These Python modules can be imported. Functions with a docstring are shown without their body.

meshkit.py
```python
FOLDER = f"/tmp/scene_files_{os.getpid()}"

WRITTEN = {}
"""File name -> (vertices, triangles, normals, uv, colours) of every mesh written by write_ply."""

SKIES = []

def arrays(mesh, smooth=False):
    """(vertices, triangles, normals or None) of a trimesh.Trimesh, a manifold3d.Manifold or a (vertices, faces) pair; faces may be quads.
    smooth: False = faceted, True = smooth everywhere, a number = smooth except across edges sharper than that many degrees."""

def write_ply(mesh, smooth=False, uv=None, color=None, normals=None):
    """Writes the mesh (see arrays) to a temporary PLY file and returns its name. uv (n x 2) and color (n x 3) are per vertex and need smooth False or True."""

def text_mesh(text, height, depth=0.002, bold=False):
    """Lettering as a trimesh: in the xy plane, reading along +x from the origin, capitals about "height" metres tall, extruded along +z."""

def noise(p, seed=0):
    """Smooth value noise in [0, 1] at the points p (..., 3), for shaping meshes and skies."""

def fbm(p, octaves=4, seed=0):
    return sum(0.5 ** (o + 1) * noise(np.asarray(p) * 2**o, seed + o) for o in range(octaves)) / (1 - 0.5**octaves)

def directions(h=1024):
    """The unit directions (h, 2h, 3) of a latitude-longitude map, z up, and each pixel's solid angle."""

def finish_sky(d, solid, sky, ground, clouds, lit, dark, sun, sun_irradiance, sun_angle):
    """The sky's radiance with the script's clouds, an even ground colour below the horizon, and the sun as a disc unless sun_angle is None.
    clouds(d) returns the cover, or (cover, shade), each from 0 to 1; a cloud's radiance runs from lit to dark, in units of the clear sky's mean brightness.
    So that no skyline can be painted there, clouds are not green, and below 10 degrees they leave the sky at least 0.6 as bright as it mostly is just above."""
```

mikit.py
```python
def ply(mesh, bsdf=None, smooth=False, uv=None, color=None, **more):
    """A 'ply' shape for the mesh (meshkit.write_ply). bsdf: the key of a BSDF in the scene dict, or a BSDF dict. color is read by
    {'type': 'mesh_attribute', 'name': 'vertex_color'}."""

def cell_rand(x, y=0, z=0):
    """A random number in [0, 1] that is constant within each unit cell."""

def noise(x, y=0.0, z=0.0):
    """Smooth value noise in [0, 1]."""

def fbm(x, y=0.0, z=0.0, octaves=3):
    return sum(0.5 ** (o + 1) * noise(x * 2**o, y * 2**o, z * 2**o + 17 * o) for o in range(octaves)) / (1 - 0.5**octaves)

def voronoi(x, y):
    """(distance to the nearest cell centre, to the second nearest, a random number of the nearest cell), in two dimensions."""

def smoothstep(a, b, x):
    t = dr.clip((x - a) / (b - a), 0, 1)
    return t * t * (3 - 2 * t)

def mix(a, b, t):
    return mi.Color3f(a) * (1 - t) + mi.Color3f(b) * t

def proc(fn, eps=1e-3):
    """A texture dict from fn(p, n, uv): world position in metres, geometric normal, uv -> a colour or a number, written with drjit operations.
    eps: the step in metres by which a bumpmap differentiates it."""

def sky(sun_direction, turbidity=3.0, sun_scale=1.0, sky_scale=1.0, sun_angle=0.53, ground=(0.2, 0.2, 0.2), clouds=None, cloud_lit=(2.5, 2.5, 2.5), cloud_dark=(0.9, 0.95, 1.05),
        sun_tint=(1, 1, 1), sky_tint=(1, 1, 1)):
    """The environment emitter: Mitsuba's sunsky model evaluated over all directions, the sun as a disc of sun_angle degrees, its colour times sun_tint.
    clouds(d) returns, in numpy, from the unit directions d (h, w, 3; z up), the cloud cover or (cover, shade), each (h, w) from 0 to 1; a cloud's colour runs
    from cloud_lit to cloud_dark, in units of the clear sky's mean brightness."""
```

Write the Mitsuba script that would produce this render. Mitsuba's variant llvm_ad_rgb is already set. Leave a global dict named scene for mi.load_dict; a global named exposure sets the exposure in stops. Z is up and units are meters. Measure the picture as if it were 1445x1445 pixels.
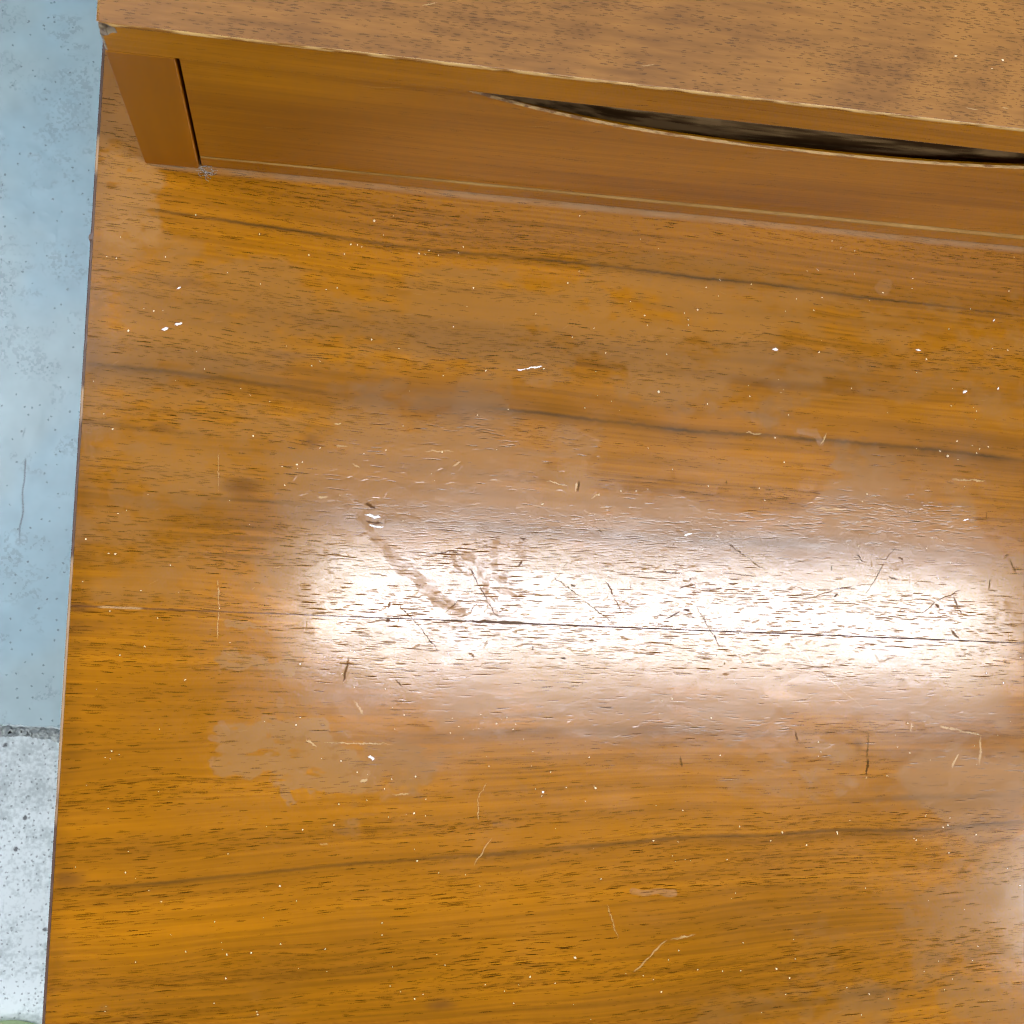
import math, random
import numpy as np, trimesh, drjit as dr, mitsuba as mi, mikit
import shapely, shapely.geometry as sg
from mikit import noise, fbm, cell_rand, smoothstep, mix, proc

T = mi.ScalarTransform4f
scene, labels = {}, {}
rng = np.random.default_rng(7)

# ------------------------------------------------------------------ camera, light, exposure
Z0 = 0.74                                  # height of the desk top; x runs along the grain, y away from the sitter, (0, 0) = left edge / drawer front
CAM = np.array([0.09515, -0.17742, Z0 + 0.6])
FWD = np.array([0.173896990, 0.042862874, -0.983830580])
UP = np.array([-0.053672532, 0.997979846, 0.033992431])
scene['camera'] = {'type': 'perspective', 'fov': 43.897, 'fov_axis': 'x', 'near_clip': 0.05, 'far_clip': 50.0,
                   'to_world': T().look_at(origin=CAM.tolist(), target=(CAM + FWD).tolist(), up=UP.tolist())}
exposure = 0.2
AMBIENT = 0.055
scene['ambient'] = {'type': 'constant', 'radiance': {'type': 'rgb', 'value': [AMBIENT * 1.0, AMBIENT * 1.0, AMBIENT * 1.02]}}
LAMP_Z = Z0 + 1.9
LAMPS = [  # x0, x1, y, half width, radiance
    (0.17, 1.59, -0.262, 0.092, 32.0),
    (1.73, 3.21, -0.86, 0.13, 24.0),
    (-1.95, -0.46, 0.29, 0.095, 40.0),
    (-2.05, -0.56, -1.46, 0.095, 40.0),
    (-2.05, -0.56, 1.75, 0.075, 8.0),
    (0.14, 1.62, 1.75, 0.075, 8.0),
    (0.14, 1.62, -2.3, 0.075, 8.0),
]

# ------------------------------------------------------------------ mesh helpers
def tag(key, label=None, cat=None, group=None, kind=None):
    d = {}
    if label: d['label'] = label
    if cat: d['category'] = cat
    if group: d['group'] = group
    if kind: d['kind'] = kind
    labels[key] = d

def numbered(name):
    if name not in scene: return name
    k = 1
    while f'{name}_{k:03d}' in scene: k += 1
    return f'{name}_{k:03d}'

def planar(mesh):
    """Unshared vertices with a flat uv in metres laid on each face by its normal."""
    v, f = np.array(mesh.vertices), np.array(mesh.faces)
    p = v[f]
    n = np.abs(np.cross(p[:, 1] - p[:, 0], p[:, 2] - p[:, 0]))
    ax = n.argmax(1)
    q = p.reshape(-1, 3)
    a = np.repeat(ax, 3)
    uv = np.where((a == 2)[:, None], q[:, [0, 1]], np.where((a == 1)[:, None], q[:, [0, 2]], q[:, [1, 2]]))
    return trimesh.Trimesh(q, np.arange(len(q)).reshape(-1, 3), process=False), uv

def add(name, mesh, bsdf, smooth=False):
    key = numbered(name)
    if smooth is False:
        m, uv = planar(mesh)
        scene[key] = mikit.ply(m, bsdf, uv=uv)
    else:
        scene[key] = mikit.ply(mesh, bsdf, smooth=smooth)
    return key

def box(x0, x1, y0, y1, z0, z1):
    m = trimesh.creation.box((x1 - x0, y1 - y0, z1 - z0))
    m.apply_translation(((x0 + x1) / 2, (y0 + y1) / 2, (z0 + z1) / 2))
    return m

def cbox(x0, x1, y0, y1, z0, z1, c=0.001):
    """A box with chamfered edges."""
    pts = []
    for x, sx in ((x0, 1), (x1, -1)):
        for y, sy in ((y0, 1), (y1, -1)):
            for z, sz in ((z0, 1), (z1, -1)):
                pts += [(x + sx * c, y + sy * c, z), (x + sx * c, y, z + sz * c), (x, y + sy * c, z + sz * c)]
    return trimesh.convex.convex_hull(np.array(pts))

def rbox(x0, x1, y0, y1, z0, z1, r):
    """A box with rounded edges."""
    b = trimesh.creation.uv_sphere(r, count=[16, 16]).vertices
    pts = [b + [x, y, z] for x in (x0 + r, x1 - r) for y in (y0 + r, y1 - r) for z in (z0 + r, z1 - r)]
    return trimesh.convex.convex_hull(np.vstack(pts))

def extrude(poly, z0, z1):
    m = trimesh.creation.extrude_polygon(poly, z1 - z0, engine='earcut')
    m.apply_translation((0, 0, z0))
    return m

def wob(t, seed, f=40.0):
    """A smooth random curve in [-1, 1]."""
    import meshkit
    t = np.asarray(t, float)
    p = np.stack([t * f, t * 0 + seed * 3.7, t * 0], -1)
    return 2 * meshkit.fbm(p, 4, seed) - 1

def tube(path, r, n=10):
    path = np.asarray(path, float)
    r = np.broadcast_to(r, len(path))
    tan = np.gradient(path, axis=0)
    tan /= np.linalg.norm(tan, axis=1, keepdims=True)
    ref = np.array([0, 0, 1.0])
    a = np.cross(tan, ref); a /= np.linalg.norm(a, axis=1, keepdims=True) + 1e-12
    b = np.cross(tan, a)
    th = np.arange(n) / n * 2 * np.pi
    v = (path[:, None] + r[:, None, None] * (np.cos(th)[None, :, None] * a[:, None] + np.sin(th)[None, :, None] * b[:, None])).reshape(-1, 3)
    f = []
    for i in range(len(path) - 1):
        for j in range(n):
            k = (j + 1) % n
            f += [[i * n + j, (i + 1) * n + j, i * n + k], [i * n + k, (i + 1) * n + j, (i + 1) * n + k]]
    for e, s in ((0, 1), (len(path) - 1, -1)):
        for j in range(1, n - 1):
            f.append([e * n, e * n + j, e * n + j + 1][::s])
    m = trimesh.Trimesh(v, f, process=False)
    m.fix_normals()
    return m

# ------------------------------------------------------------------ marks on the desk top (metres on the board, measured along its left edge and drawer front)
DARK = [(0.14925, -0.19775, 0.15593, -0.20416, 0.000301), (0.15593, -0.20416, 0.16913, -0.21905, 0.000301), (0.16346, -0.173, 0.17323, -0.17186, 0.000335), (0.17323, -0.17186, 0.177, -0.17235, 0.000335), (0.18211, -0.1792, 0.18692, -0.18675, 0.000368), (0.18692, -0.18675, 0.19141, -0.19467, 0.000368), (0.19141, -0.19467, 0.19583, -0.20091, 0.000368), (0.17161, -0.20086, 0.17775, -0.19456, 0.000301), (0.18345, -0.19971, 0.18665, -0.1952, 0.000268), (0.16975, -0.20429, 0.18232, -0.20447, 0.000736), (0.18232, -0.20447, 0.19392, -0.20402, 0.000736), (0.14361, -0.20497, 0.14529, -0.20524, 0.001506), (0.14455, -0.19727, 0.14466, -0.1996, 0.000669), (0.19293, -0.20136, 0.19328, -0.20135, 0.000736), (0.19634, -0.20089, 0.19669, -0.20088, 0.000736), (0.18304, -0.21924, 0.18546, -0.21983, 0.000535), (0.18546, -0.21983, 0.18622, -0.22148, 0.000535), (0.12699, -0.22314, 0.12496, -0.23475, 0.000669), (0.1497, -0.23301, 0.15322, -0.23656, 0.000402), (0.21453, -0.2168, 0.21476, -0.21442, 0.000468), (0.20536, -0.17677, 0.20734, -0.17464, 0.000636), (0.20542, -0.1635, 0.20855, -0.16368, 0.000669), (0.1568, -0.18807, 0.15883, -0.18831, 0.000502), (0.13086, -0.15122, 0.13596, -0.15328, 0.00087), (0.13128, -0.15921, 0.13964, -0.16011, 0.000535), (0.23152, -0.1848, 0.23436, -0.18536, 0.000669), (0.24905, -0.18232, 0.25365, -0.19003, 0.000435), (0.25365, -0.19003, 0.25675, -0.19575, 0.000435), (0.25659, -0.1961, 0.25694, -0.19609, 0.000837), (0.2226, -0.1811, 0.2378, -0.19138, 0.000268), (0.2378, -0.19138, 0.25498, -0.20373, 0.000268), (0.29469, -0.19179, 0.30206, -0.20263, 0.000301), (0.30206, -0.20263, 0.30829, -0.2118, 0.000301), (0.28901, -0.1948, 0.29192, -0.19503, 0.001071), (0.28019, -0.19965, 0.28686, -0.19523, 0.000502), (0.28602, -0.18416, 0.29426, -0.18171, 0.000435), (0.26447, -0.1768, 0.28824, -0.17676, 0.000301), (0.30946, -0.16073, 0.32042, -0.16757, 0.000301), (0.32042, -0.16757, 0.32991, -0.17311, 0.000301), (0.30862, -0.17584, 0.32633, -0.17644, 0.000268), (0.27955, -0.16395, 0.27991, -0.16393, 0.000736), (0.28203, -0.16278, 0.28239, -0.16277, 0.000837), (0.27788, -0.17549, 0.27824, -0.17548, 0.000669), (0.29144, -0.1794, 0.2918, -0.17938, 0.000569), (0.24404, -0.15777, 0.24622, -0.15903, 0.000602), (0.31213, -0.18093, 0.3147, -0.18082, 0.000569), (0.2419, -0.21175, 0.2447, -0.21131, 0.000602), (0.28296, -0.20958, 0.28332, -0.20957, 0.000602), (0.28206, -0.21376, 0.28242, -0.21375, 0.000602), (0.31101, -0.22007, 0.31138, -0.22006, 0.000636), (0.30646, -0.21604, 0.30682, -0.21603, 0.000602), (0.2775, -0.20805, 0.27786, -0.20804, 0.000569), (0.22828, -0.22075, 0.23069, -0.21998, 0.000569), (0.23948, -0.23196, 0.23983, -0.23195, 0.001004), (0.35506, -0.18578, 0.3666, -0.18174, 0.000335), (0.3666, -0.18174, 0.37675, -0.17917, 0.000335), (0.41487, -0.19154, 0.42242, -0.18511, 0.000368), (0.42242, -0.18511, 0.43551, -0.17878, 0.000368), (0.42208, -0.18657, 0.42407, -0.18757, 0.000736), (0.43209, -0.18218, 0.43506, -0.18857, 0.000468), (0.43506, -0.18857, 0.4367, -0.19067, 0.000468), (0.43112, -0.19919, 0.43557, -0.20336, 0.00077), (0.46265, -0.16156, 0.46648, -0.16869, 0.000535), (0.4594, -0.15988, 0.46219, -0.15975, 0.000535), (0.46823, -0.14261, 0.46863, -0.14258, 0.001071), (0.38414, -0.18313, 0.39384, -0.16552, 0.000268), (0.39384, -0.16552, 0.39973, -0.15806, 0.000268), (0.37841, -0.16268, 0.38279, -0.16747, 0.000301), (0.39605, -0.17331, 0.40111, -0.17488, 0.000502), (0.40069, -0.1634, 0.40347, -0.16543, 0.000502), (0.45188, -0.17262, 0.45127, -0.17811, 0.000502), (0.45127, -0.17811, 0.45602, -0.1779, 0.000502), (0.36672, -0.18493, 0.36893, -0.18342, 0.000535), (0.36538, -0.16971, 0.36547, -0.17219, 0.000402), (0.44166, -0.15128, 0.44174, -0.15382, 0.000402), (0.30804, -0.13094, 0.3084, -0.13092, 0.001205), (0.23344, -0.13456, 0.23334, -0.14008, 0.000569), (0.38826, -0.25265, 0.38796, -0.26503, 0.000435), (0.38796, -0.26503, 0.3879, -0.27351, 0.000736), (0.34905, -0.25181, 0.35073, -0.25667, 0.000468), (0.29063, -0.26628, 0.29157, -0.27142, 0.000468), (0.22426, -0.26524, 0.22461, -0.26524, 0.000736), (0.44833, -0.1378, 0.44925, -0.14177, 0.000502)]
PALE = [(0.21768, -0.13548, 0.22828, -0.13727, 0.000335), (0.17158, -0.13138, 0.17518, -0.12845, 0.000435), (0.24053, -0.14278, 0.24222, -0.14096, 0.000468), (0.24222, -0.14096, 0.24432, -0.1405, 0.000468), (0.06559, -0.18977, 0.06635, -0.20342, 0.000201), (0.06635, -0.20342, 0.06645, -0.21675, 0.000201), (0.06233, -0.13105, 0.06335, -0.14936, 0.000151), (0.13035, -0.2435, 0.13529, -0.24963, 0.000602), (0.10909, -0.26208, 0.11444, -0.2649, 0.000502), (0.11811, -0.30954, 0.12203, -0.30983, 0.000468), (0.15078, -0.2869, 0.15841, -0.28645, 0.000368), (0.11794, -0.26319, 0.15057, -0.26314, 0.000301), (0.13524, -0.28056, 0.1385, -0.27985, 0.000736), (0.27159, -0.36991, 0.27906, -0.36254, 0.000468), (0.27906, -0.36254, 0.2869, -0.35445, 0.000468), (0.2894, -0.35446, 0.3015, -0.35214, 0.000435), (0.19098, -0.31923, 0.19885, -0.30621, 0.000301), (0.19198, -0.29795, 0.1915, -0.28796, 0.000268), (0.1915, -0.28796, 0.19488, -0.28057, 0.000268), (0.25676, -0.3378, 0.26278, -0.35434, 0.000234), (0.35408, -0.14145, 0.37225, -0.14083, 0.000468), (0.42923, -0.1221, 0.4478, -0.12212, 0.000535), (0.35979, -0.10326, 0.35699, -0.10916, 0.000335), (0.42659, -0.24818, 0.44941, -0.25195, 0.000602), (0.44902, -0.25196, 0.44954, -0.2674, 0.000602), (0.43758, -0.26154, 0.43393, -0.26877, 0.000669), (0.23241, -0.13531, 0.23227, -0.1398, 0.000368), (0.15799, -0.12443, 0.17155, -0.12392, 0.000402), (0.38552, -0.24033, 0.36216, -0.22333, 0.000201), (0.36216, -0.22333, 0.30447, -0.17288, 0.000201), (0.12396, -0.13324, 0.12732, -0.13404, 0.000535), (0.10866, -0.14945, 0.11324, -0.1492, 0.000736), (0.11405, -0.11448, 0.11798, -0.11388, 0.000435), (0.11625, -0.12502, 0.12118, -0.12438, 0.000435), (0.41082, -0.25141, 0.41181, -0.24676, 0.000535), (0.38756, -0.27457, 0.38833, -0.27491, 0.000669), (0.24823, -0.28139, 0.24756, -0.28207, 0.000502), (0.31713, -0.10531, 0.32568, -0.10546, 0.000468)]
WHITE = [(0.03415, -0.07622, 0.03661, -0.07503, 0.000569), (0.03939, -0.07383, 0.04251, -0.07292, 0.00077), (0.20054, -0.08266, 0.20467, -0.08167, 0.000402), (0.20467, -0.08167, 0.21263, -0.08004, 0.000402), (0.32918, -0.06283, 0.33293, -0.0629, 0.000468), (0.40616, -0.05694, 0.40928, -0.0567, 0.000435), (0.44899, -0.03888, 0.44975, -0.03771, 0.000402), (0.4332, -0.07727, 0.43554, -0.07637, 0.000669), (0.45256, -0.07407, 0.45334, -0.07327, 0.000502), (0.13895, -0.26932, 0.14131, -0.27026, 0.000669), (0.13114, -0.15655, 0.13882, -0.15714, 0.000669), (0.13304, -0.16112, 0.13973, -0.16178, 0.000468), (0.22185, -0.28416, 0.22325, -0.28448, 0.000602), (0.03967, -0.05634, 0.0409, -0.05558, 0.000402), (0.28781, -0.15831, 0.29138, -0.15674, 0.000468), (0.43625, -0.14319, 0.43898, -0.14231, 0.000468)]
SMEAR = [(0.13016, -0.15693, 0.13452, -0.16405, 0.002677), (0.13452, -0.16405, 0.14051, -0.17043, 0.002677), (0.14051, -0.17043, 0.14551, -0.17687, 0.002677), (0.14551, -0.17687, 0.15414, -0.18183, 0.003681), (0.15414, -0.18183, 0.16122, -0.18888, 0.003681), (0.16122, -0.18888, 0.17001, -0.19589, 0.00435), (0.17001, -0.19589, 0.17698, -0.19964, 0.00435), (0.17936, -0.1719, 0.18747, -0.17692, 0.002342), (0.18747, -0.17692, 0.18843, -0.18263, 0.002342), (0.18843, -0.18263, 0.19136, -0.19366, 0.00184), (0.19136, -0.19366, 0.19509, -0.19992, 0.00184), (0.19381, -0.16612, 0.19487, -0.18099, 0.00184), (0.19806, -0.18288, 0.19936, -0.18858, 0.003012), (0.19936, -0.18858, 0.20607, -0.19169, 0.001004), (0.17325, -0.17219, 0.17842, -0.18038, 0.001339), (0.20417, -0.16628, 0.20796, -0.17325, 0.001673), (0.46266, -0.186, 0.46791, -0.18797, 0.002342), (0.34428, -0.10283, 0.35374, -0.10365, 0.001673), (0.35374, -0.10365, 0.35693, -0.10774, 0.002008), (0.38792, -0.02594, 0.38831, -0.02591, 0.00502), (0.26814, -0.33205, 0.28948, -0.33133, 0.002008), (0.07148, -0.25581, 0.0736, -0.25964, 0.001673), (0.06649, -0.26303, 0.06937, -0.26361, 0.001673), (0.0965, -0.24476, 0.09682, -0.24475, 0.002342), (0.14616, -0.15675, 0.1563, -0.1579, 0.002008), (0.45248, -0.15511, 0.45663, -0.16038, 0.002342), (0.41669, -0.14421, 0.42455, -0.14561, 0.001339)]
PATCH = [(0.07395, -0.26028, 0.10852, -0.25752, 0.006693), (0.10852, -0.25752, 0.11675, -0.25929, 0.006693), (0.07452, -0.27061, 0.12551, -0.27024, 0.007362), (0.10001, -0.27985, 0.13531, -0.28188, 0.005689), (0.09948, -0.28214, 0.10117, -0.28958, 0.003012), (0.07082, -0.22666, 0.10656, -0.22679, 0.003346), (0.07346, -0.21096, 0.0898, -0.21034, 0.001673), (0.00839, 0.04837, 0.01153, -0.00587, 0.019409), (0.0023, -0.00845, 0.01588, -0.02685, 0.015393)]
WEAR = [(0.3312, -0.0096, 0.1405, 0.0087, -0.9), (0.1186, -0.0103, 0.1004, 0.01, -0.4), (0.0957, -0.0159, 0.0703, 0.0207, -1.1), (0.1662, -0.016, 0.0636, 0.0167, -0.9), (0.2396, -0.0127, 0.0535, 0.01, -0.6), (0.3963, -0.011, 0.0736, 0.0134, -1.0), (0.2986, -0.1206, 0.0569, 0.0201, -1.0), (0.3341, -0.1291, 0.0234, 0.0184, -0.8), (0.4596, -0.1291, 0.0201, 0.0268, -0.9), (0.4072, -0.0958, 0.0736, 0.0134, -0.45), (0.0584, -0.1057, 0.0402, 0.0167, -0.2), (0.0719, -0.1771, 0.0301, 0.0301, -0.35), (0.043, -0.2269, 0.0502, 0.0234, -0.7), (0.0377, -0.2975, 0.0569, 0.0837, -0.8), (0.1863, -0.3553, 0.1405, 0.0402, -0.6), (0.2883, -0.3047, 0.1171, 0.0234, -0.35), (0.3082, -0.3491, 0.0435, 0.0301, -0.7), (0.2265, -0.2649, 0.0736, 0.01, -0.1), (0.3744, -0.2477, 0.0368, 0.0084, -0.4), (0.2764, -0.195, 0.2008, 0.0435, 0.75), (0.1652, -0.1321, 0.0736, 0.0234, 0.35), (0.3857, -0.144, 0.0569, 0.0201, 0.5), (0.1319, -0.2668, 0.0569, 0.0201, 0.25), (0.3967, -0.2329, 0.087, 0.0201, 0.45), (0.2322, -0.2376, 0.1004, 0.0167, 0.35), (0.4701, -0.3282, 0.0535, 0.0736, 0.6), (0.4175, -0.2751, 0.0535, 0.0201, 0.25), (0.0253, -0.0818, 0.0669, 0.0402, 0.25), (0.2241, -0.0629, 0.1673, 0.0234, 0.2), (0.3835, -0.3876, 0.087, 0.0167, 0.3), (0.1351, -0.329, 0.0502, 0.01, 0.15)]
SMUDGE = [(0.0071, -0.3255, 0.008, 0.0037, 0.6), (0.0728, -0.1469, 0.0087, 0.005, 0.5), (0.0052, -0.2052, 0.0074, 0.0023, 0.5), (0.1777, -0.3841, 0.0074, 0.003, 0.5), (0.104, -0.1231, 0.0054, 0.0027, 0.45), (0.0066, -0.2138, 0.0134, 0.0033, 0.35), (0.0376, -0.1208, 0.0054, 0.0023, 0.4), (0.3824, -0.2588, 0.0027, 0.0033, 0.4), (0.0894, -0.0835, 0.0134, 0.002, 0.3), (0.0443, -0.054, 0.0167, 0.003, 0.3), (0.4575, -0.3049, 0.0201, 0.002, 0.3), (0.1672, -0.1049, 0.0201, 0.0047, 0.25), (0.3266, -0.0816, 0.0201, 0.0033, 0.25)]
FRINGE = [(0.2762, -0.1915, 0.2075, 0.0636, 1.0)]
RUBBED = [(0.2762, -0.1915, 0.1874, 0.0368, 1.0)]
BAND_UP = [(-0.205, 0.2), (-0.178, 0.2), (-0.1662, 0.35), (-0.1594, 0.55), (-0.1509, 0.3), (-0.1408, 0.15), (-0.1171, 0.15), (-0.1103, 0.4), (-0.1035, 0.75), (-0.0933, 0.7), (-0.0882, 0.3), (-0.0803, 0.25), (-0.0762, 0.55), (-0.066, 0.5), (-0.0557, 0.22), (-0.042, 0.18), (-0.03, 0.25), (-0.0231, 0.35), (-0.0179, 0.2), (-0.0076, 0.12), (0.0062, 0.2)]
BAND_LOW = [(-0.3938, 0.3), (-0.3856, 0.35), (-0.369, 0.15), (-0.3557, 0.35), (-0.3357, 0.2), (-0.324, 0.3), (-0.3173, 0.4), (-0.3123, 0.25), (-0.2955, 0.35), (-0.2821, 0.2), (-0.2654, 0.3), (-0.2587, 0.5), (-0.252, 0.35), (-0.2319, 0.12), (-0.205, 0.15)]
LINES = [(-0.0274, 0.00074, 0.8, 0.032, 0.466, 1), (-0.1015, 0.001, 0.6, 0.001, 0.107, 1), (-0.1016, 0.00087, 0.8, 0.188, 0.469, 1), (-0.1264, 0.00117, 0.6, -0.0, 0.034, 1), (-0.1532, 0.001, 0.4, 0.067, 0.103, 1), (-0.1577, 0.00335, 0.35, 0.146, 0.356, 1), (-0.3144, 0.00094, 0.6, 0.002, 0.475, 0), (-0.2572, 0.00301, 0.25, 0.165, 0.304, 0), (-0.398, 0.00201, 0.4, 0.292, 0.421, 0), (-0.2972, 0.00134, 0.4, 0.391, 0.465, 0)]

def seg_field(x, y, segs, soft=0.45):
    """How strongly the point lies in one of the strokes (x0, y0, x1, y1, half width)."""
    out = mi.Float(0)
    for x0, y0, x1, y1, w in segs:
        dx, dy = x1 - x0, y1 - y0
        L = max(dx * dx + dy * dy, 1e-12)
        ax, ay = x - x0, y - y0
        t = dr.clip((ax * dx + ay * dy) / L, 0, 1)
        ex, ey = ax - t * dx, ay - t * dy
        d2 = ex * ex + ey * ey + (0.0 if soft > 0.6 else w * w * 0.75 * dr.square(dr.square(2 * t - 1)))
        out = dr.maximum(out, dr.clip((w * w - d2) / (w * w * (1 - soft * soft)), 0, 1))
    return out

def blobs(x, y, items):
    """Sum of soft ellipses (cx, cy, rx, ry, amount)."""
    out = mi.Float(0)
    for cx, cy, rx, ry, a in items:
        d = dr.square((x - cx) / rx) + dr.square((y - cy) / ry)
        out += a * dr.square(dr.maximum(0, 1 - d * 0.5))
    return out

def table(v, pts):
    """Piecewise linear curve through (position, value), positions rising."""
    out = mi.Float(pts[0][1])
    for (a, fa), (b, fb) in zip(pts[:-1], pts[1:]):
        out += dr.clip((v - a) / (b - a), 0, 1) * (fb - fa)
    return out

def line(v, c, w):
    return dr.exp(-dr.square((v - c) / w))

# ------------------------------------------------------------------ wood
def pores(u, v, su, sv, seed, dens, thick=0.24):
    row = dr.floor(v / sv)
    uu = u / su + 7.3 * cell_rand(row, seed, 3)
    iu = dr.floor(uu)
    fu, fv = uu - iu, v / sv - row
    r, r2 = cell_rand(iu, row, seed), cell_rand(iu, row, seed + 1)
    half = 0.13 + 0.35 * r2 * r2
    cu = half + (1 - 2 * half) * cell_rand(iu, row, seed + 2)
    cv = 0.32 + 0.36 * cell_rand(iu, row, seed + 4) + 0.30 * (noise(u * 220, row, seed) - 0.5)
    e = dr.square((fu - cu) / half) + dr.square((fv - cv) / (thick * (0.55 + 0.75 * r2)))
    strength = 0.30 + 0.70 * cell_rand(iu, row, seed + 5)
    return dr.select(r < dens, strength * (1 - smoothstep(0.35, 1.05, e)), 0)

SEAM = -0.20436

def grain(x, y):
    """(along, across) the grain of the two veneer leaves."""
    up = y > SEAM
    # the upper leaf's figure drifts towards the sitter on the right, the lower one's away
    s = dr.select(up, 0.030 * smoothstep(SEAM, -0.10, y), -0.085 * smoothstep(SEAM, -0.33, y))
    w = 0.0045 * (noise(x * 7, y * 16, 5) - 0.5) + 0.0022 * (noise(x * 24, y * 50, 9) - 0.5) + 0.0003 * (noise(x * 60, y * 120, 19) - 0.5)
    v = y + s * (x - 0.2) + w
    return x, v

def scratches(x, y, seed, size, dens, wide):
    """Short random strokes, one per cell."""
    cx, cy = dr.floor(x / size), dr.floor(y / size)
    fx, fy = x / size - cx - 0.5, y / size - cy - 0.5
    r = cell_rand(cx, cy, seed)
    a = (cell_rand(cx, cy, seed + 1) - 0.5) * 6.283 * dr.select(cell_rand(cx, cy, seed + 4) < 0.6, 0.12, 0.5)
    ox, oy = 0.4 * (cell_rand(cx, cy, seed + 2) - 0.5), 0.4 * (cell_rand(cx, cy, seed + 3) - 0.5)
    ca, sa = dr.cos(a), dr.sin(a)
    u, v = (fx - ox) * ca + (fy - oy) * sa, -(fx - ox) * sa + (fy - oy) * ca
    v += 1.2 * u * u * (cell_rand(cx, cy, seed + 5) - 0.5)
    half = 0.08 + 0.22 * cell_rand(cx, cy, seed + 6)
    e = dr.square(u / half) + dr.square(v / (wide / size))
    return dr.select(r < dens, 1 - smoothstep(0.3, 1.0, e), 0)

def nicks(x, y):
    """Small dents and dark nicks in the rubbed middle of the board."""
    a = scratches(x, y, 201, 0.0078, 0.22, 0.00034)
    b = scratches(x + 0.003, y + 0.002, 221, 0.0200, 0.40, 0.00030)
    return dr.maximum(a, b)

def patches(x, y):
    px, py = x + 0.014 * (fbm(x * 80, y * 110, 1.0, 5) - 0.5), y + 0.012 * (fbm(x * 120, y * 150, 8.0, 5) - 0.5)
    return seg_field(px, py, PATCH, 0.80) * smoothstep(0.22, 0.42, fbm(x * 130, y * 260, 19.0, 3))

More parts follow.
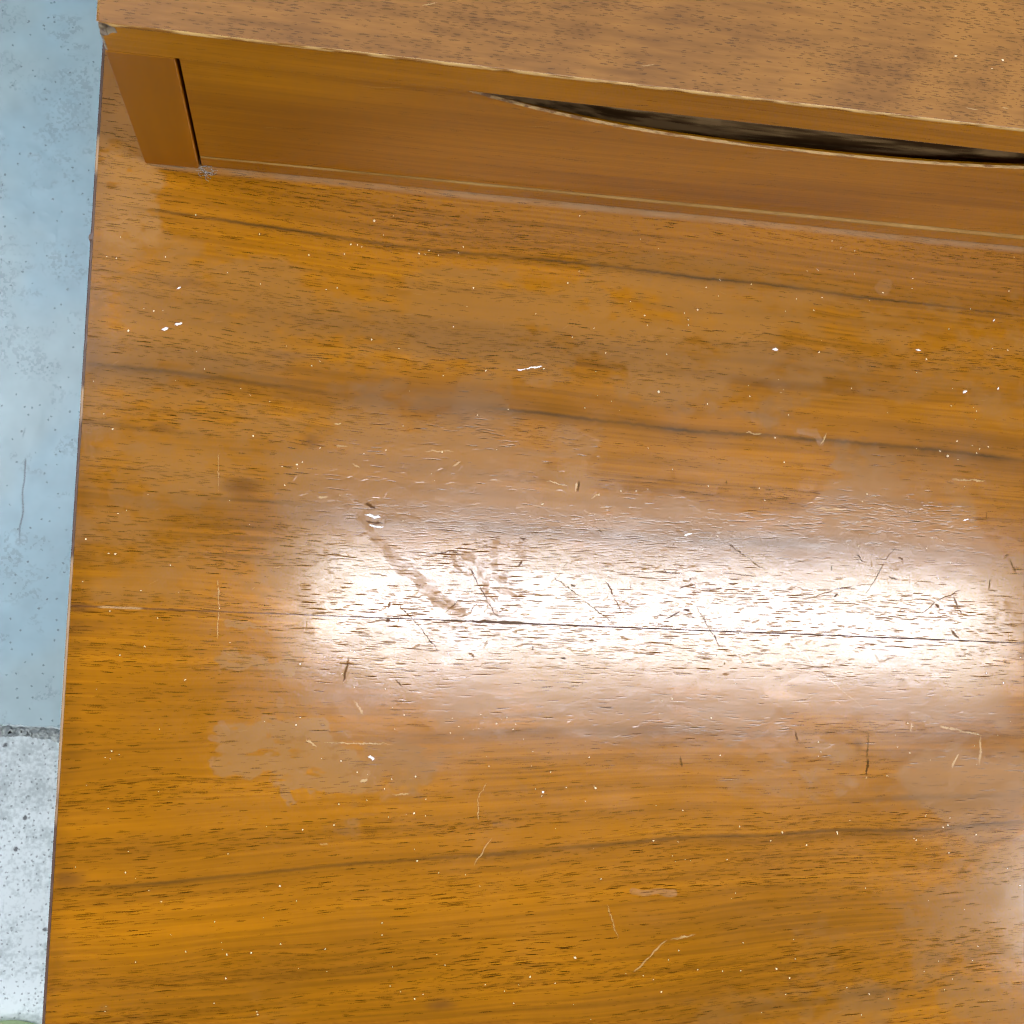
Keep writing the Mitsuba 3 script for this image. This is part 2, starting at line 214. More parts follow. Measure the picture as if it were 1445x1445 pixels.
def wear(x, y):
    """1 where the varnish is rubbed dull, 0 where it still is glossy."""
    n = fbm(x * 38, y * 60, 3.0, 4) - 0.5
    w = dr.select(y > SEAM, 0.42, 0.18) + blobs(x, y, WEAR) + 0.9 * n + 0.45 * (fbm(x * 150, y * 260, 8.0, 3) - 0.5)
    soft = 0.10 + 0.22 * noise(x * 22, y * 26, 77)
    w = smoothstep(0.42 - soft, 0.42 + soft, w)
    return dr.maximum(w, 0.9 * patches(x, y))

def marks(x, y):
    n1, n2 = noise(x * 420, y * 420, 2) - 0.5, noise(x * 420, y * 420, 12) - 0.5
    n3 = noise(x * 1500, y * 1500, 5) - 0.5
    px, py = x + 0.0009 * n1 + 0.0005 * n3, y + 0.0009 * n2 + 0.0005 * n3
    dark = seg_field(px, py, DARK)
    pale = seg_field(px, py, PALE)
    white = seg_field(px, py, WHITE)
    sx, sy = x + 0.0026 * (noise(x * 190, y * 290, 4) - 0.5), y + 0.0026 * (noise(x * 160, y * 240, 14) - 0.5)
    smear = seg_field(sx, sy, SMEAR, 0.8)
    return dark, pale, white, smear

def desk_pores(x, y):
    u, v = grain(x, y)
    band = fbm(u * 5, v * 90, 1.0, 3)
    d = smoothstep(0.3, 0.7, band)
    up = y > SEAM
    a = pores(u, v, 0.0125, 0.00100, 11, 0.10 + 0.52 * d, dr.select(up, 0.21, 0.26))
    b = pores(u, v + 0.0005, 0.0062, 0.00070, 31, 0.08 + 0.55 * d)
    c = pores(u, v + 0.0003, 0.0230, 0.00130, 51, dr.select(up, 0.02, 0.08) + 0.20 * d, 0.17)
    return dr.maximum(dr.maximum(a, 0.7 * b), c) * (0.55 + 0.8 * fbm(u * 22, v * 60, 31.0, 2))

AMBER, TAN, BROWN, DARKLINE = (0.290, 0.103, 0.0004), (0.255, 0.101, 0.0075), (0.165, 0.058, 0.0020), (0.048, 0.022, 0.003)

def desk_color(p, n, uv):
    x, y = p.x, p.y
    u, v = grain(x, y)
    up = y > SEAM
    wr = wear(x, y)
    # broad figure: bands of lighter and browner wood
    streak = fbm(u * 6, v * 240, 2.0, 3) - 0.5
    fine = fbm(u * 14, v * 900, 6.0, 2) - 0.5
    cloud = fbm(u * 18, v * 50, 3.0, 3) - 0.5
    band = dr.select(up, table(v, BAND_UP), table(v, BAND_LOW)) + 0.75 * (0.25 + 0.9 * fbm(u * 9, v * 40, 15.0, 2)) * streak + 0.38 * cloud + 0.28 * fine
    band = dr.clip(band, 0, 1)
    c = mix(AMBER, BROWN, band)
    c = c * (1.0 + 0.40 * (noise(u * 9, v * 30, 7) - 0.5) + 0.6 * fine)
    # bleached by wear
    c = mix(c, mix(TAN, (0.150, 0.063, 0.0095), band), 0.85 * wr)
    c = mix(c, (0.30, 0.145, 0.040), 0.34 * patches(x, y))
    ln = mi.Float(0)
    for vc, wd, s, x0, x1, isup in LINES:
        fade = smoothstep(x0 - 0.04, x0 + 0.03, x) * (1 - smoothstep(x1 - 0.03, x1 + 0.04, x))
        jag = 0.0005 * (noise(u * 420, v * 40, 3) - 0.5)
        ln = dr.maximum(ln, dr.select(up == bool(isup), s * fade * (0.62 * line(v + jag, vc, wd) + 0.28 * line(v, vc - 0.8 * wd, 3.6 * wd)) * (0.6 + 0.7 * noise(u * 60, v * 30, 4)), 0))
    c = mix(c, DARKLINE, dr.clip(ln, 0, 0.9))
    po = desk_pores(x, y)
    c = mix(c, (0.050, 0.017, 0.0015), dr.clip(0.88 * po, 0, 0.92))
    c = mix(c, (0.085, 0.032, 0.008), dr.clip(blobs(x + 0.002 * (noise(x * 200, y * 300, 6) - 0.5), y + 0.002 * (noise(x * 200, y * 300, 16) - 0.5), SMUDGE), 0, 0.7))
    dark, pale, white, smear = marks(x, y)
    c = mix(c, (0.26, 0.125, 0.04), 0.36 * smear)
    sc = scratches(x, y, 71, 0.011, 0.30, 0.00028) * smoothstep(0.2, 0.8, wr)
    c = mix(c, (0.075, 0.032, 0.007), 0.55 * nicks(x, y) * smoothstep(0.4, 1.0, wr) * blobs(x, y, RUBBED))
    c = mix(c, (0.50, 0.33, 0.15), dr.clip((0.25 + 0.5 * noise(x * 300, y * 300, 9)) * pale + 0.30 * sc * (0.2 + blobs(x, y, FRINGE)), 0, 1))
    c = mix(c, (0.04, 0.018, 0.008), (0.35 + 0.6 * noise(x * 260, y * 260, 19)) * dark)
    c = mix(c, (0.85, 0.83, 0.80), 0.9 * white)
    # dust gathered in the corner under the drawers, rubbed dark ends by the left edge, closed part of the joint
    du = smoothstep(-0.0030, -0.0003, y) * (0.25 + 0.9 * fbm(x * 90, y * 300, 2, 3)) * smoothstep(0.018, 0.03, x)
    c = mix(c, (0.30, 0.22, 0.14), dr.clip(0.42 * du, 0, 0.36))
    joint = line(y, SEAM + 0.0001 * (noise(x * 300, 3) - 0.5), 0.00045) * (1 - smoothstep(0.10, 0.14, x))
    c = mix(c, mix((0.13, 0.05, 0.012), (0.42, 0.25, 0.11), smoothstep(0.012, 0.016, x) * (1 - smoothstep(0.030, 0.034, x))), 0.9 * joint)
    edge = 1 - smoothstep(0.0012, 0.012, x + 0.006 * (noise(y * 90, 3) - 0.5))
    return mix(c, c * 0.72, 0.6 * edge)

def desk_rough_gloss(p, n, uv):
    return 0.140 + 0.06 * (fbm(p.x * 50, p.y * 90, 1.0, 3) - 0.4)

def desk_weight(p, n, uv):
    dark, pale, white, smear = marks(p.x, p.y)
    wr = wear(p.x, p.y)
    w = 0.03 + 0.40 * wr + 0.26 * (fbm(p.x * 160, p.y * 400, 5.0, 2) - 0.5) * wr
    return dr.clip(dr.maximum(w, smear * (0.30 + 0.75 * fbm(p.x * 200, p.y * 300, 9.0, 2))), 0.0, 1.0)

def desk_matte(p, n, uv):
    """Open pores, gouges and white scuffs have no varnish on them."""
    dark, pale, white, smear = marks(p.x, p.y)
    sm = smear * smoothstep(0.35, 0.75, fbm(p.x * 240, p.y * 500, 4.0, 2)) * 0.5
    return dr.clip(dr.maximum(dr.maximum(1.15 * desk_pores(p.x, p.y), dr.maximum(0.95 * dark, 0.65 * nicks(p.x, p.y) * (1 - smear) * blobs(p.x, p.y, RUBBED))), dr.maximum(0.9 * white, sm)), 0, 1)

def desk_bump(p, n, uv):
    x, y = p.x, p.y
    u, v = grain(x, y)
    wr = smoothstep(0.05, 0.6, wear(x, y))
    rub = dr.clip(0.12 + blobs(x, y, FRINGE), 0, 1)
    h = 0.000018 * noise(x * 170, y * 240, 3) + (0.0000012 + 0.0000030 * wr) * fbm(u * 60, v * 900, 1.0, 2) + 0.000022 * noise(x * 24, y * 60, 7)
    h -= 0.000014 * desk_pores(x, y) * (0.3 + wr)
    h -= wr * rub * (0.00004 * scratches(x, y, 71, 0.011, 0.30, 0.00028) + 0.00006 * scratches(x, y, 91, 0.0085, 0.45, 0.00036))
    return h

def rgb(*c): return {'type': 'rgb', 'value': list(c)}
def prin(color, rough, **k): return {'type': 'principled', 'base_color': color, 'roughness': rough, **k}

col = proc(desk_color)
scene['desk_wood'] = {'type': 'bumpmap', 'arbitrary': proc(desk_bump, eps=1.2e-4), 'scale': 1.0,
    'bsdf': {'type': 'blendbsdf', 'weight': proc(desk_matte),
        'bsdf_0': {'type': 'blendbsdf', 'weight': proc(desk_weight), 'bsdf_0': prin(col, proc(desk_rough_gloss), specular=0.8), 'bsdf_1': prin(col, 0.34, specular=0.42)},
        'bsdf_1': {'type': 'diffuse', 'reflectance': col}}}

def top_color(p, n, uv):
    x, y = p.x, p.y
    v = y + 0.012 * x + 0.002 * (noise(x * 9, y * 20, 31) - 0.5)
    streak = fbm(x * 8, v * 260, 22.0, 3) - 0.5
    # ripple figure leaning across the grain
    rip = fbm(x * 62 - 36 * y, y * 10, 41.0, 2) - 0.5
    mott = fbm(x * 55, y * 420, 33.0, 4) - 0.5
    speck = fbm(x * 110, v * 900, 13.0, 3) - 0.5
    b = dr.clip(0.50 + 0.6 * streak + (0.15 + 0.75 * smoothstep(0.1, 0.35, x)) * rip + 0.60 * mott + 0.55 * speck - 0.30 * smoothstep(0.12, 0.42, x), 0, 1)
    c = mix((0.270, 0.117, 0.026), (0.135, 0.056, 0.0155), b)
    d = smoothstep(0.3, 0.65, fbm(x * 12, v * 80, 12.0, 3))
    po = dr.maximum(pores(x, v, 0.0062, 0.0010, 111, 0.22 + 0.5 * d), pores(x, v + 0.0004, 0.0040, 0.0008, 131, 0.22 + 0.5 * d))
    c = mix(c, (0.045, 0.017, 0.005), 0.68 * po)
    sc = scratches(x, y, 171, 0.014, 0.08, 0.00025)
    return mix(c, (0.5, 0.36, 0.18), 0.4 * sc)

def top_bump(p, n, uv):
    x, y = p.x, p.y
    return 0.00002 * noise(x * 170, y * 240, 3) - 0.00003 * pores(x, y + 0.012 * x + 0.002 * (noise(x * 9, y * 20, 31) - 0.5), 0.0062, 0.0010, 111, 0.4)
scene['top_wood'] = {'type': 'bumpmap', 'arbitrary': proc(top_bump, eps=1.2e-4), 'scale': 1.0, 'bsdf': prin(proc(top_color), 0.42, specular=0.4)}

def face_color(p, n, uv):
    x, z = p.x, p.z + 0.35 * p.y
    w = z + 0.010 * (noise(x * 5, z * 12, 3) - 0.5)
    s = fbm(x * 5, w * 190, 4.0, 3) - 0.5
    f = fbm(x * 16, w * 1100, 9.0, 2) - 0.5
    c = mix((0.435, 0.166, 0.0004), (0.265, 0.092, 0.0004), dr.clip(0.62 - 0.50 * smoothstep(0.15, 0.5, x + 0.25 * (noise(x * 9, w * 60, 8) - 0.5)) + 0.65 * s + 0.5 * f + 0.9 * (noise(x * 12, w * 40, 3) - 0.5), 0, 1))
    po = pores(x, w, 0.012, 0.0012, 211, 0.14)
    c = mix(c, (0.08, 0.026, 0.001), 0.5 * po)
    c = mix(c, (0.55, 0.33, 0.10), 0.35 * scratches(x, p.z, 301, 0.034, 0.35, 0.00028))
    return mix(c, (0.06, 0.025, 0.004), 0.6 * scratches(x + 0.01, p.z, 331, 0.041, 0.25, 0.00035))
def face_bump(p, n, uv): return 0.000012 * noise(p.x * 90, p.y * 90, p.z * 140) + 0.0000015 * fbm(p.x * 30, p.z * 900, 1.0, 2)
scene['face_wood'] = {'type': 'bumpmap', 'arbitrary': proc(face_bump, eps=2e-4), 'scale': 1.0, 'bsdf': prin(proc(face_color), 0.48, specular=0.22)}

def post_color(p, n, uv):
    x, z = p.x + 0.3 * p.y, p.z
    s = fbm(x * 150, z * 9, 4.0, 3) - 0.5
    c = mix((0.345, 0.119, 0.0004), (0.245, 0.081, 0.0004), dr.clip(0.4 + 0.7 * s + 0.5 * (noise(x * 60, z * 20, 3) - 0.5), 0, 1))
    return c
scene['post_wood'] = {'type': 'bumpmap', 'arbitrary': proc(face_bump, eps=2e-4), 'scale': 1.0, 'bsdf': prin(proc(post_color), 0.48, specular=0.22)}

def raw_color(p, n, uv):
    """Bare wood of the knocked arrises."""
    t = fbm(p.x * 110, p.y * 900, p.z * 900, 4)
    return mix((0.17, 0.065, 0.006), (0.40, 0.235, 0.075), smoothstep(0.36, 0.58, t + 0.10 * smoothstep(0.1, 0.4, p.x) - 0.04))
def lip_color(p, n, uv): return mix((0.21, 0.092, 0.011), (0.35, 0.19, 0.05), fbm(p.x * 40, p.y * 60, p.z * 300, 3))
scene['lip_wood'] = prin(proc(lip_color), 0.20, specular=0.7)
scene['scoop_lip'] = prin(proc(raw_color), 0.5, specular=0.3)
scene['raw_wood'] = prin(proc(raw_color), 0.26, specular=0.5)

def edge_color(p, n, uv):
    t = fbm(p.y * 30, p.z * 200, 3.0, 4)
    pale = smoothstep(0.60, 0.72, t + 0.22 * line(p.y, -0.25, 0.05) - 0.12 * smoothstep(-0.2, 0.05, p.y))
    return mix((0.06, 0.022, 0.005), (0.30, 0.18, 0.08), pale)
scene['edge_wood'] = prin(proc(edge_color), 0.4)

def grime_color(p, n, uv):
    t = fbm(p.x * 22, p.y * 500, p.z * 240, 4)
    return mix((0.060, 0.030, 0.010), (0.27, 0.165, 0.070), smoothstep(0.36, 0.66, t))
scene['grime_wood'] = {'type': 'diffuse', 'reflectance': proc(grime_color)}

def chip_color(p, n, uv):
    t = fbm(p.x * 300, p.y * 300, p.z * 300, 3)
    return mix((0.10, 0.065, 0.035), (0.27, 0.20, 0.12), smoothstep(0.3, 0.62, t))
scene['chip_wood'] = prin(proc(chip_color), 0.6)
scene['core_board'] = prin(rgb(0.085, 0.040, 0.014), 0.7)
scene['dust_grain'] = prin(rgb(0.80, 0.68, 0.46), 0.6)
scene['lint_fibre'] = prin(rgb(0.34, 0.33, 0.29), 0.8)
scene['lamp_metal'] = prin(rgb(0.8, 0.8, 0.8), 0.4)
scene['green_rubber'] = prin(rgb(0.36, 0.47, 0.22), 0.45)

# ------------------------------------------------------------------ floor
def paint_color(p, n, uv):
    x, y = p.x, p.y
    big = fbm(x * 9, y * 9, 1.0, 4)
    mid = fbm(x * 46, y * 46, 5.0, 4)
    c = mix((0.240, 0.370, 0.415), (0.275, 0.380, 0.395), smoothstep(0.35, 0.65, big))
    c = c * (0.92 + 0.22 * mid)
    worn = smoothstep(0.54, 0.74, fbm(x * 40 + 3 * mid, y * 40, 8.0, 5) + 0.10 * smoothstep(-0.35, 0.2, y) - 0.06)
    grit = smoothstep(0.45, 0.62, fbm(x * 420, y * 420, 3.0, 2))
    c = mix(c, (0.155, 0.21, 0.23), dr.clip(worn * (0.08 + 0.92 * grit), 0, 1) * 0.42)
    f, s, r = mikit.voronoi(x * 90, y * 90)
    spot = (1 - smoothstep(0.03, 0.13, f + 0.10 * (noise(x * 900, y * 900) - 0.5))) * (r > 0.72)
    c = mix(c, (0.10, 0.13, 0.14), 0.75 * spot)
    crack = line(x + 0.004 * (noise(y * 55, 2) - 0.5) + 0.03 * (y + 0.1), -0.167, 0.0009) * smoothstep(-0.20, -0.17, y) * (1 - smoothstep(-0.06, -0.03, y)) * smoothstep(0.3, 0.6, noise(y * 60, 7))
    return mix(c, (0.08, 0.10, 0.11), 0.8 * crack)
def paint_bump(p, n, uv): return 0.0004 * fbm(p.x * 110, p.y * 110, 2.0, 3)
scene['blue_floor_paint'] = {'type': 'bumpmap', 'arbitrary': proc(paint_bump, eps=4e-4), 'scale': 1.0, 'bsdf': prin(proc(paint_color), 0.40, specular=0.75)}

def concrete_color(p, n, uv):
    x, y = p.x, p.y
    mid = fbm(x * 60, y * 60, 5.0, 4)
    grit = fbm(x * 380, y * 380, 2.0, 3)
    c = mix((0.40, 0.455, 0.445), (0.62, 0.675, 0.665), smoothstep(0.3, 0.7, 0.5 * mid + 0.5 * grit + 0.10 * smoothstep(-0.42, -0.55, y)))
    f, s, r = mikit.voronoi(x * 170, y * 170)
    pit = (1 - smoothstep(0.08, 0.25, f + 0.15 * (noise(x * 900, y * 900) - 0.5))) * (r > 0.55)
    c = mix(c, (0.16, 0.19, 0.19), 0.7 * pit)
    f2, s2, r2 = mikit.voronoi(x * 26 + 5, y * 26)
    big = (1 - smoothstep(0.04, 0.10, f2 + 0.03 * noise(x * 600, y * 600))) * (r2 > 0.6)
    return mix(c, (0.05, 0.055, 0.06), 0.9 * big)
def concrete_bump(p, n, uv): return 0.0011 * fbm(p.x * 260, p.y * 260, 2.0, 3)
scene['bare_concrete'] = {'type': 'bumpmap', 'arbitrary': proc(concrete_bump, eps=4e-4), 'scale': 1.0, 'bsdf': prin(proc(concrete_color), 0.55)}
def cement_color(p, n, uv):
    g = fbm(p.x * 300, p.y * 300, 7.0, 3)
    return mix((0.21, 0.235, 0.23), (0.46, 0.49, 0.46), smoothstep(0.3, 0.75, g))
scene['rough_cement'] = {'type': 'bumpmap', 'arbitrary': proc(concrete_bump, eps=4e-4), 'scale': 1.0, 'bsdf': prin(proc(cement_color), 0.7)}

EDGE_Y = -0.360
add('floor', box(-3.5, 4.5, -3.5, 3.5, -0.08, 0.0), 'bare_concrete'); tag('floor', 'pale pitted bare concrete floor', kind='structure')
xs = np.linspace(-3.5, 4.5, 1601)
front = EDGE_Y + 0.006 * wob(xs, 2, 30) + 0.003 * wob(xs, 3, 160)
add('painted_floor', extrude(sg.Polygon(np.vstack([np.c_[xs, front], [[4.5, 3.5], [-3.5, 3.5]]])), 0.001, 0.006), 'blue_floor_paint')
tag('painted_floor', 'pale blue painted concrete floor', kind='structure')
xr = np.linspace(-0.6, 0.3, 451)
yr = np.linspace(-1, 1, 15)
ry = EDGE_Y - 0.004 + 0.005 * wob(xr, 4, 50)
hw = 0.0036 + 0.003 * (wob(xr, 5, 70) + 0.5)
gx, gt = np.meshgrid(xr, yr, indexing='ij')
gy = ry[:, None] + hw[:, None] * gt + 0.0012 * rng.normal(size=gx.shape) * (np.abs(gt) < 0.95)
gz = 0.0005 + 0.0045 * np.clip(1 - gt ** 2, 0, 1) * (0.7 + 0.5 * rng.random(gx.shape))
idx = np.arange(gx.size).reshape(gx.shape)
q = np.stack([idx[:-1, :-1], idx[1:, :-1], idx[1:, 1:], idx[:-1, 1:]], -1).reshape(-1, 4)
ridge = trimesh.Trimesh(np.c_[gx.ravel(), gy.ravel(), gz.ravel()], np.vstack([q[:, [0, 1, 2]], q[:, [0, 2, 3]]]), process=False)
add('floor_joint', ridge, 'rough_cement', smooth=50); tag('floor_joint', 'rough grey cement ridge where the paint ends', kind='structure')

# ------------------------------------------------------------------ the desk
D = 'writing_desk'
W, YB, YF = 1.10, 0.27, -0.52
XS, H, TB, PW = 0.0222, 0.1563, 0.0240, 0.0240       # drawer case: left side, height, top board, side panel
tag(D, 'worn amber teak writing desk with a low drawer case along its back', 'desk')
Zt = Z0
VE = 0.0007
add(D + '__desktop', box(0.0016, W - 0.0016, YF + 0.0016, YB, Zt - 0.022, Zt - VE - 0.0002), 'core_board')
xv = np.linspace(0.0014, W - 0.0014, 900)
gap = 0.00004 + 0.00023 * np.clip((xv - 0.10) / 0.05, 0, 1) * (1 + 0.5 * wob(xv, 8, 90)) + 0.0010 * np.exp(-((xv - 0.2015) / 0.010) ** 2) * (0.6 + 0.6 * wob(xv, 9, 300))
wav = SEAM + 0.0002 * wob(xv, 6, 30)
upper = sg.Polygon(np.vstack([np.c_[xv, wav + gap], [[W - 0.0014, YB - 0.001], [0.0014, YB - 0.001]]]))
lower = sg.Polygon(np.vstack([np.c_[xv, wav - gap], [[W - 0.0014, YF + 0.0014], [0.0014, YF + 0.0014]]]))
k = add(D + '__desktop__veneer', extrude(upper, Zt - VE, Zt), 'desk_wood'); tag(k, 'rear veneer leaf, rubbed dull and tan')
k = add(D + '__desktop__veneer', extrude(lower, Zt - VE, Zt), 'desk_wood'); tag(k, 'front veneer leaf, glossier amber')
# solid lipping round the board, its arris knocked uneven
yb = np.linspace(YF, YB, 500)
chip = np.clip(wob(yb, 12, 60) - 0.35, 0, 1) * 0.0012
chip[np.abs(yb + 0.0365) < 0.0012] = -0.0012
prof = [(0.0013, -0.022), (0.0, -0.022), (0.0, -0.0008), (0.0004, -0.0001), (0.0013, -0.0001)]
vv = np.array([[[px + (c if i in (2, 3) else 0) * (0.6 if i == 2 else 1), y, Zt + pz - (abs(c) * 0.5 if i == 3 else 0)] for i, (px, pz) in enumerate(prof)] for y, c in zip(yb, chip)])
n_ = len(prof)
ff = []
for i in range(len(yb) - 1):
    for j in range(n_):
        a, b = i * n_ + j, i * n_ + (j + 1) % n_
        ff += [[a, b, b + n_], [a, b + n_, a + n_]]
m = trimesh.Trimesh(vv.reshape(-1, 3), ff, process=False); m.fix_normals()
k = add(D + '__desktop__edge_band', m, 'edge_wood'); tag(k, 'dark chipped lipping on the left edge')
add(D + '__desktop__edge_band', box(W - 0.0012, W, YF, YB, Zt - 0.022, Zt - 0.0002), 'edge_wood')
add(D + '__desktop__edge_band', box(0.0014, W - 0.0014, YF, YF + 0.0012, Zt - 0.022, Zt - 0.0002), 'edge_wood')

# drawer case
C = D + '__drawer_case'
XE = W - XS
CY1 = 0.25
add(C, box(XS + PW + 0.001, XE - PW - 0.001, CY1 - 0.012, CY1 - 0.004, Zt + 0.001, Zt + H - TB - 0.001), 'post_wood')   # back board
# top board, its front left corner broken off
tb = rbox(XS, XE, 0.0, CY1, Zt + H - TB, Zt + H, 0.0011)
try:
    ang = trimesh.transformations.rotation_matrix(0.62, [1, -0.8, 0.0])
    cutter = trimesh.creation.icosphere(2, 0.0105)
    v = cutter.vertices
    cutter.vertices = v * [1.0, 0.60, 0.68] + [XS - 0.0015, -0.0035, Zt + H - 0.0045] + 0.0006 * rng.normal(size=v.shape)
    tbc = trimesh.boolean.difference([tb, cutter], engine='manifold')
except Exception as e:
    tbc = tb
# split the board's faces: the flat top, the fronts, the knocked arrises and the broken corner get their own wood
nrm, cen = tbc.face_normals, tbc.triangles_center
up_f = nrm[:, 2] > 0.9999
broken = (np.linalg.norm((cen - [XS - 0.0015, -0.0035, Zt + H - 0.0045]) / [1.0, 0.60, 0.68], axis=1) < 0.0118) & ~up_f & ~(nrm[:, 1] < -0.98) & ~(nrm[:, 0] < -0.98)
flat_f = ((np.abs(nrm) > 0.9999).any(1)) & ~up_f & ~broken
def part_of(mesh, mask): return mesh.submesh([np.nonzero(mask)[0]], append=True, repair=False)
k = add(C + '__top_board', part_of(tbc, up_f), 'top_wood'); tag(k, 'scuffed tan top board with rippled figure')
add(C + '__top_board__front_edge', part_of(tbc, flat_f), 'face_wood')
add(C + '__top_board__knocked_arris', part_of(tbc, ~up_f & ~flat_f & ~broken), 'raw_wood', smooth=40)
if broken.any():
    k = add(C + '__top_board__broken_corner', part_of(tbc, broken), 'chip_wood'); tag(k, 'splintered greyish broken corner')
zt = Zt + H - TB - 0.0002
for a, b in ((XS, XS + PW), (XE - PW, XE)):
    add(C + '__side_panel', cbox(a, b, 0.0, CY1, Zt + 0.0004, Zt + H - TB - 0.00004, 0.00025), 'post_wood')
XM = (XS + XE) / 2
add(C + '__divider', cbox(XM - 0.010, XM + 0.010, 0.0004, CY1 - 0.013, Zt + 0.0162, zt, 0.0006), 'post_wood')
RH = 0.0138
rl = rbox(XS + PW + 0.0012, XE - PW - 0.0012, 0.0011, 0.03, Zt + 0.0004, Zt + RH, 0.0009)
rn = rl.face_normals
lip = (rn[:, 2] > 0.2)
add(C + '__bottom_rail', part_of(rl, ~lip), 'face_wood')
add(C + '__bottom_rail__worn_lip', part_of(rl, lip), 'lip_wood', smooth=40)

def drawer(x0, x1, yl, yr):
    """Drawer front with a long shallow finger scoop in its upper edge, undercut behind the lip."""
    cx, hl, dep = 0.305 + (x0 - 0.0480), 0.158, 0.0315
    X = np.unique(np.r_[np.linspace(x0, x1, 120), np.linspace(cx - hl, cx + hl, 200)])
    s = np.clip(1 - np.abs(X - cx) / hl, 0, 1)
    d = dep * (1 - (1 - s) ** 2.5)
    d = d + 0.00025 * wob(X, 14, 250) * (s > 0)
    zb, ztop = Zt + RH + 0.0006, zt - 0.0004
    yf = yl + (yr - yl) * (X - x0) / (x1 - x0)
    zl = ztop - d
    back = np.minimum(0.030, 0.8 * d)
    rows = np.stack([np.c_[X, yf, X * 0 + zb], np.c_[X, yf, zl - 0.0005], np.c_[X, yf + 0.0011, zl], np.c_[X, yf + 0.0012 + 0.0012 * np.clip(d / 0.02, 0, 1), zl - np.minimum(d * 0.15, 0.0012)], np.c_[X, yf + 0.0014 + 0.0022 * np.clip(d / 0.02, 0, 1), zl - np.minimum(d * 0.6, 0.0110)],
                     np.c_[X, yf + 0.019, zl - np.minimum(d * 0.6, 0.0110) + np.minimum(d * 0.2, 0.004)], np.c_[X, yf + 0.019, X * 0 + zb]], 1)
    def strip(cols, bs, name):
        v = rows[:, cols].reshape(-1, 3); n = len(cols); f = []
        for i in range(len(X) - 1):
            for j in range(n - 1):
                a = i * n + j
                f += [[a, a + n, a + n + 1], [a, a + n + 1, a + 1]]
        return add(name, trimesh.Trimesh(v, f, process=False), bs)
    name = numbered(D + '__drawer')
    v = rows[:, [0, 1]].reshape(-1, 3)
    f = []
    for i in range(len(X) - 1):
        a = i * 2
        f += [[a, a + 2, a + 3], [a, a + 3, a + 1]]
    ends = [trimesh.Trimesh(rows[e], [[0, 1, 2], [0, 2, 3], [0, 3, 4], [0, 4, 5], [0, 5, 6]], process=False) for e in (0, -1)]
    scene[name] = None
    m = trimesh.util.concatenate([trimesh.Trimesh(v, f, process=False), *ends])
    del scene[name]
    add(name, m, 'face_wood')
    strip([1, 2], 'scoop_lip', name + '__worn_lip')
    strip([2, 3], 'face_wood', name + '__bevel')
    k = strip([3, 4, 5], 'grime_wood', name + '__finger_pull')
    tag(k, 'dark grimy finger hollow')
    add(name + '__tray', trimesh.util.concatenate([box(x0 + 0.004, x1 - 0.004, yl + 0.022, 0.232, zb, zb + 0.008), box(x0 + 0.004, x1 - 0.004, 0.060, 0.066, zb + 0.008, ztop - 0.004)]), 'core_board')
    return name

DL = XS + PW + 0.0014
k = drawer(DL, XM - 0.0115, 0.0016, 0.0034); tag(k, 'left drawer with the finger scoop in its upper edge')
k = drawer(XM + 0.0115, XE - PW - 0.0014, 0.0016, 0.0020)

# underframe and legs
for a in ((0.06, W - 0.06, YF + 0.05, YF + 0.070), (0.06, W - 0.06, YB - 0.07, YB - 0.05)):
    add(D + '__apron', cbox(*a, Zt - 0.092, Zt - 0.0222, 0.001), 'post_wood')
for x in (0.06, W - 0.06):
    for y in (YF + 0.06, YB - 0.06):
        leg = trimesh.creation.cylinder(0.021, Zt - 0.0225 - 0.0062, sections=24)
        leg.apply_translation((0, 0, (Zt - 0.0225 + 0.0062) / 2))
        t = leg.vertices[:, 2] / Zt
        leg.vertices[:, :2] *= (0.55 + 0.45 * t)[:, None]
        if y < EDGE_Y: leg.vertices[:, 2] = np.where(leg.vertices[:, 2] < 0.1, 0.0005, leg.vertices[:, 2])
        leg.apply_translation((x, y, 0))
        add(D + '__leg', leg, 'post_wood')

# ------------------------------------------------------------------ small things
def specks(n, x0, x1, y0, y1, z, seed):
    r = np.random.default_rng(seed)
    out = []
    base = trimesh.creation.icosphere(0)
    for _ in range(n):
        if r.random() < 0.35 and out:      # they lie in little swarms
            x, y = last[0] + r.normal(0, 0.007), last[1] + r.normal(0, 0.006)
        else:
            x, y = r.uniform(x0, x1), r.uniform(y0, y1)
        if not (x0 < x < x1 and y0 < y < y1): continue
        last = (x, y)
        s = np.clip(r.lognormal(math.log(0.00027), 0.32), 0.00018, 0.0008)
        v = base.vertices * [s * r.uniform(0.8, 1.5), s * r.uniform(0.8, 1.2), s * 0.8]
        a = r.uniform(0, 6.28)
        v = v @ np.array([[math.cos(a), -math.sin(a), 0], [math.sin(a), math.cos(a), 0], [0, 0, 1]])
        out.append(trimesh.Trimesh(v + [x, y, z + s * 0.6], base.faces, process=False))
    return out
sp = specks(760, 0.003, 0.62, -0.47, -0.004, Zt, 3) + specks(120, XS + 0.01, 0.62, 0.006, 0.20, Zt + H, 5)
scene['dust'] = mikit.ply(trimesh.util.concatenate(sp), 'dust_grain', smooth=True)
tag('dust', 'tiny cream dust specks scattered over the desk top', 'dust', kind='stuff')

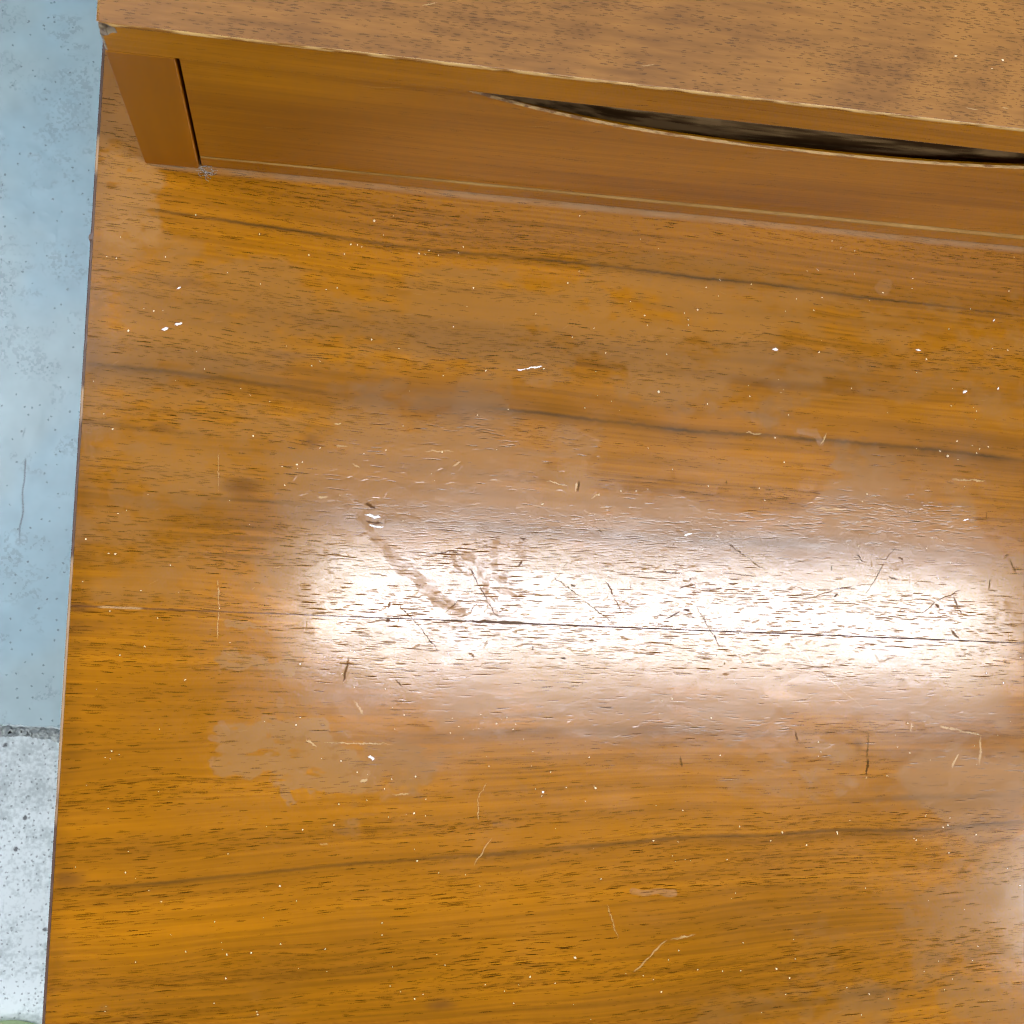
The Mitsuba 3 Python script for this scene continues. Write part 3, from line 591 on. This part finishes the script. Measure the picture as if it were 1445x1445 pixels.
r = np.random.default_rng(21)
fib = []
for i in range(26):
    p0 = np.array([XS + PW + 0.0016 + abs(r.normal(0, 0.0022)), -0.0012 + r.normal(0, 0.0012), Zt + 0.0006 + abs(r.normal(0, 0.0012))])
    a = r.uniform(0, 6.28); c = r.normal(0, 0.9)
    pts = [p0]
    for s in range(7):
        a += c * 0.4
        pts.append(pts[-1] + np.array([math.cos(a) * 0.0006, math.sin(a) * 0.0004, r.normal(0, 0.0002)]))
    pts = np.array(pts); pts[:, 2] = np.clip(pts[:, 2], Zt + 0.0002, None); pts[:, 1] = np.clip(pts[:, 1], -0.006, 0.0009)
    fib.append(tube(pts, 0.00007, 5))
scene['lint'] = mikit.ply(trimesh.util.concatenate(fib), 'lint_fibre', smooth=True)
tag('lint', 'small grey wisp of lint in the corner between side panel and drawer rail', 'lint')

th = np.linspace(0, 2 * np.pi, 80)[:-1]
ring = trimesh.creation.torus(0.060, 0.010, major_sections=72, minor_sections=20)
ring.apply_translation((-0.146, -0.7150, 0.0102))
scene['hose'] = mikit.ply(ring, 'green_rubber', smooth=True)
tag('hose', 'pale green rounded rubber hose loop lying on the bare concrete', 'hose')

# ------------------------------------------------------------------ the hall's light fittings, out of frame overhead
names = ['hanging over the desk', 'beyond the right end of the desk', 'left of the desk', 'in front of the desk to the left', 'behind the desk to the left', 'behind the desk', 'in front of the desk']
for i, (x0, x1, y, hw_, L) in enumerate(LAMPS):
    key = 'ceiling_light' if i == 0 else f'ceiling_light_{i:03d}'
    add(key + '__housing', cbox(x0 - 0.02, x1 + 0.02, y - hw_ - 0.02, y + hw_ + 0.02, LAMP_Z + 0.002, LAMP_Z + 0.07, 0.004), 'lamp_metal')
    dm = trimesh.Trimesh([[x0, y - hw_, LAMP_Z], [x0, y + hw_, LAMP_Z], [x1, y + hw_, LAMP_Z], [x1, y - hw_, LAMP_Z]], [[0, 1, 2], [0, 2, 3]], process=False)
    scene[key + '__diffuser'] = {**mikit.ply(dm, 'lamp_metal'), 'emitter': {'type': 'area', 'radiance': rgb(L * 0.94, L * 1.0, L * 1.10)}}
    tag(key, f'long white ceiling light fitting {names[i]}', 'ceiling light', 'ceiling lights of the hall')
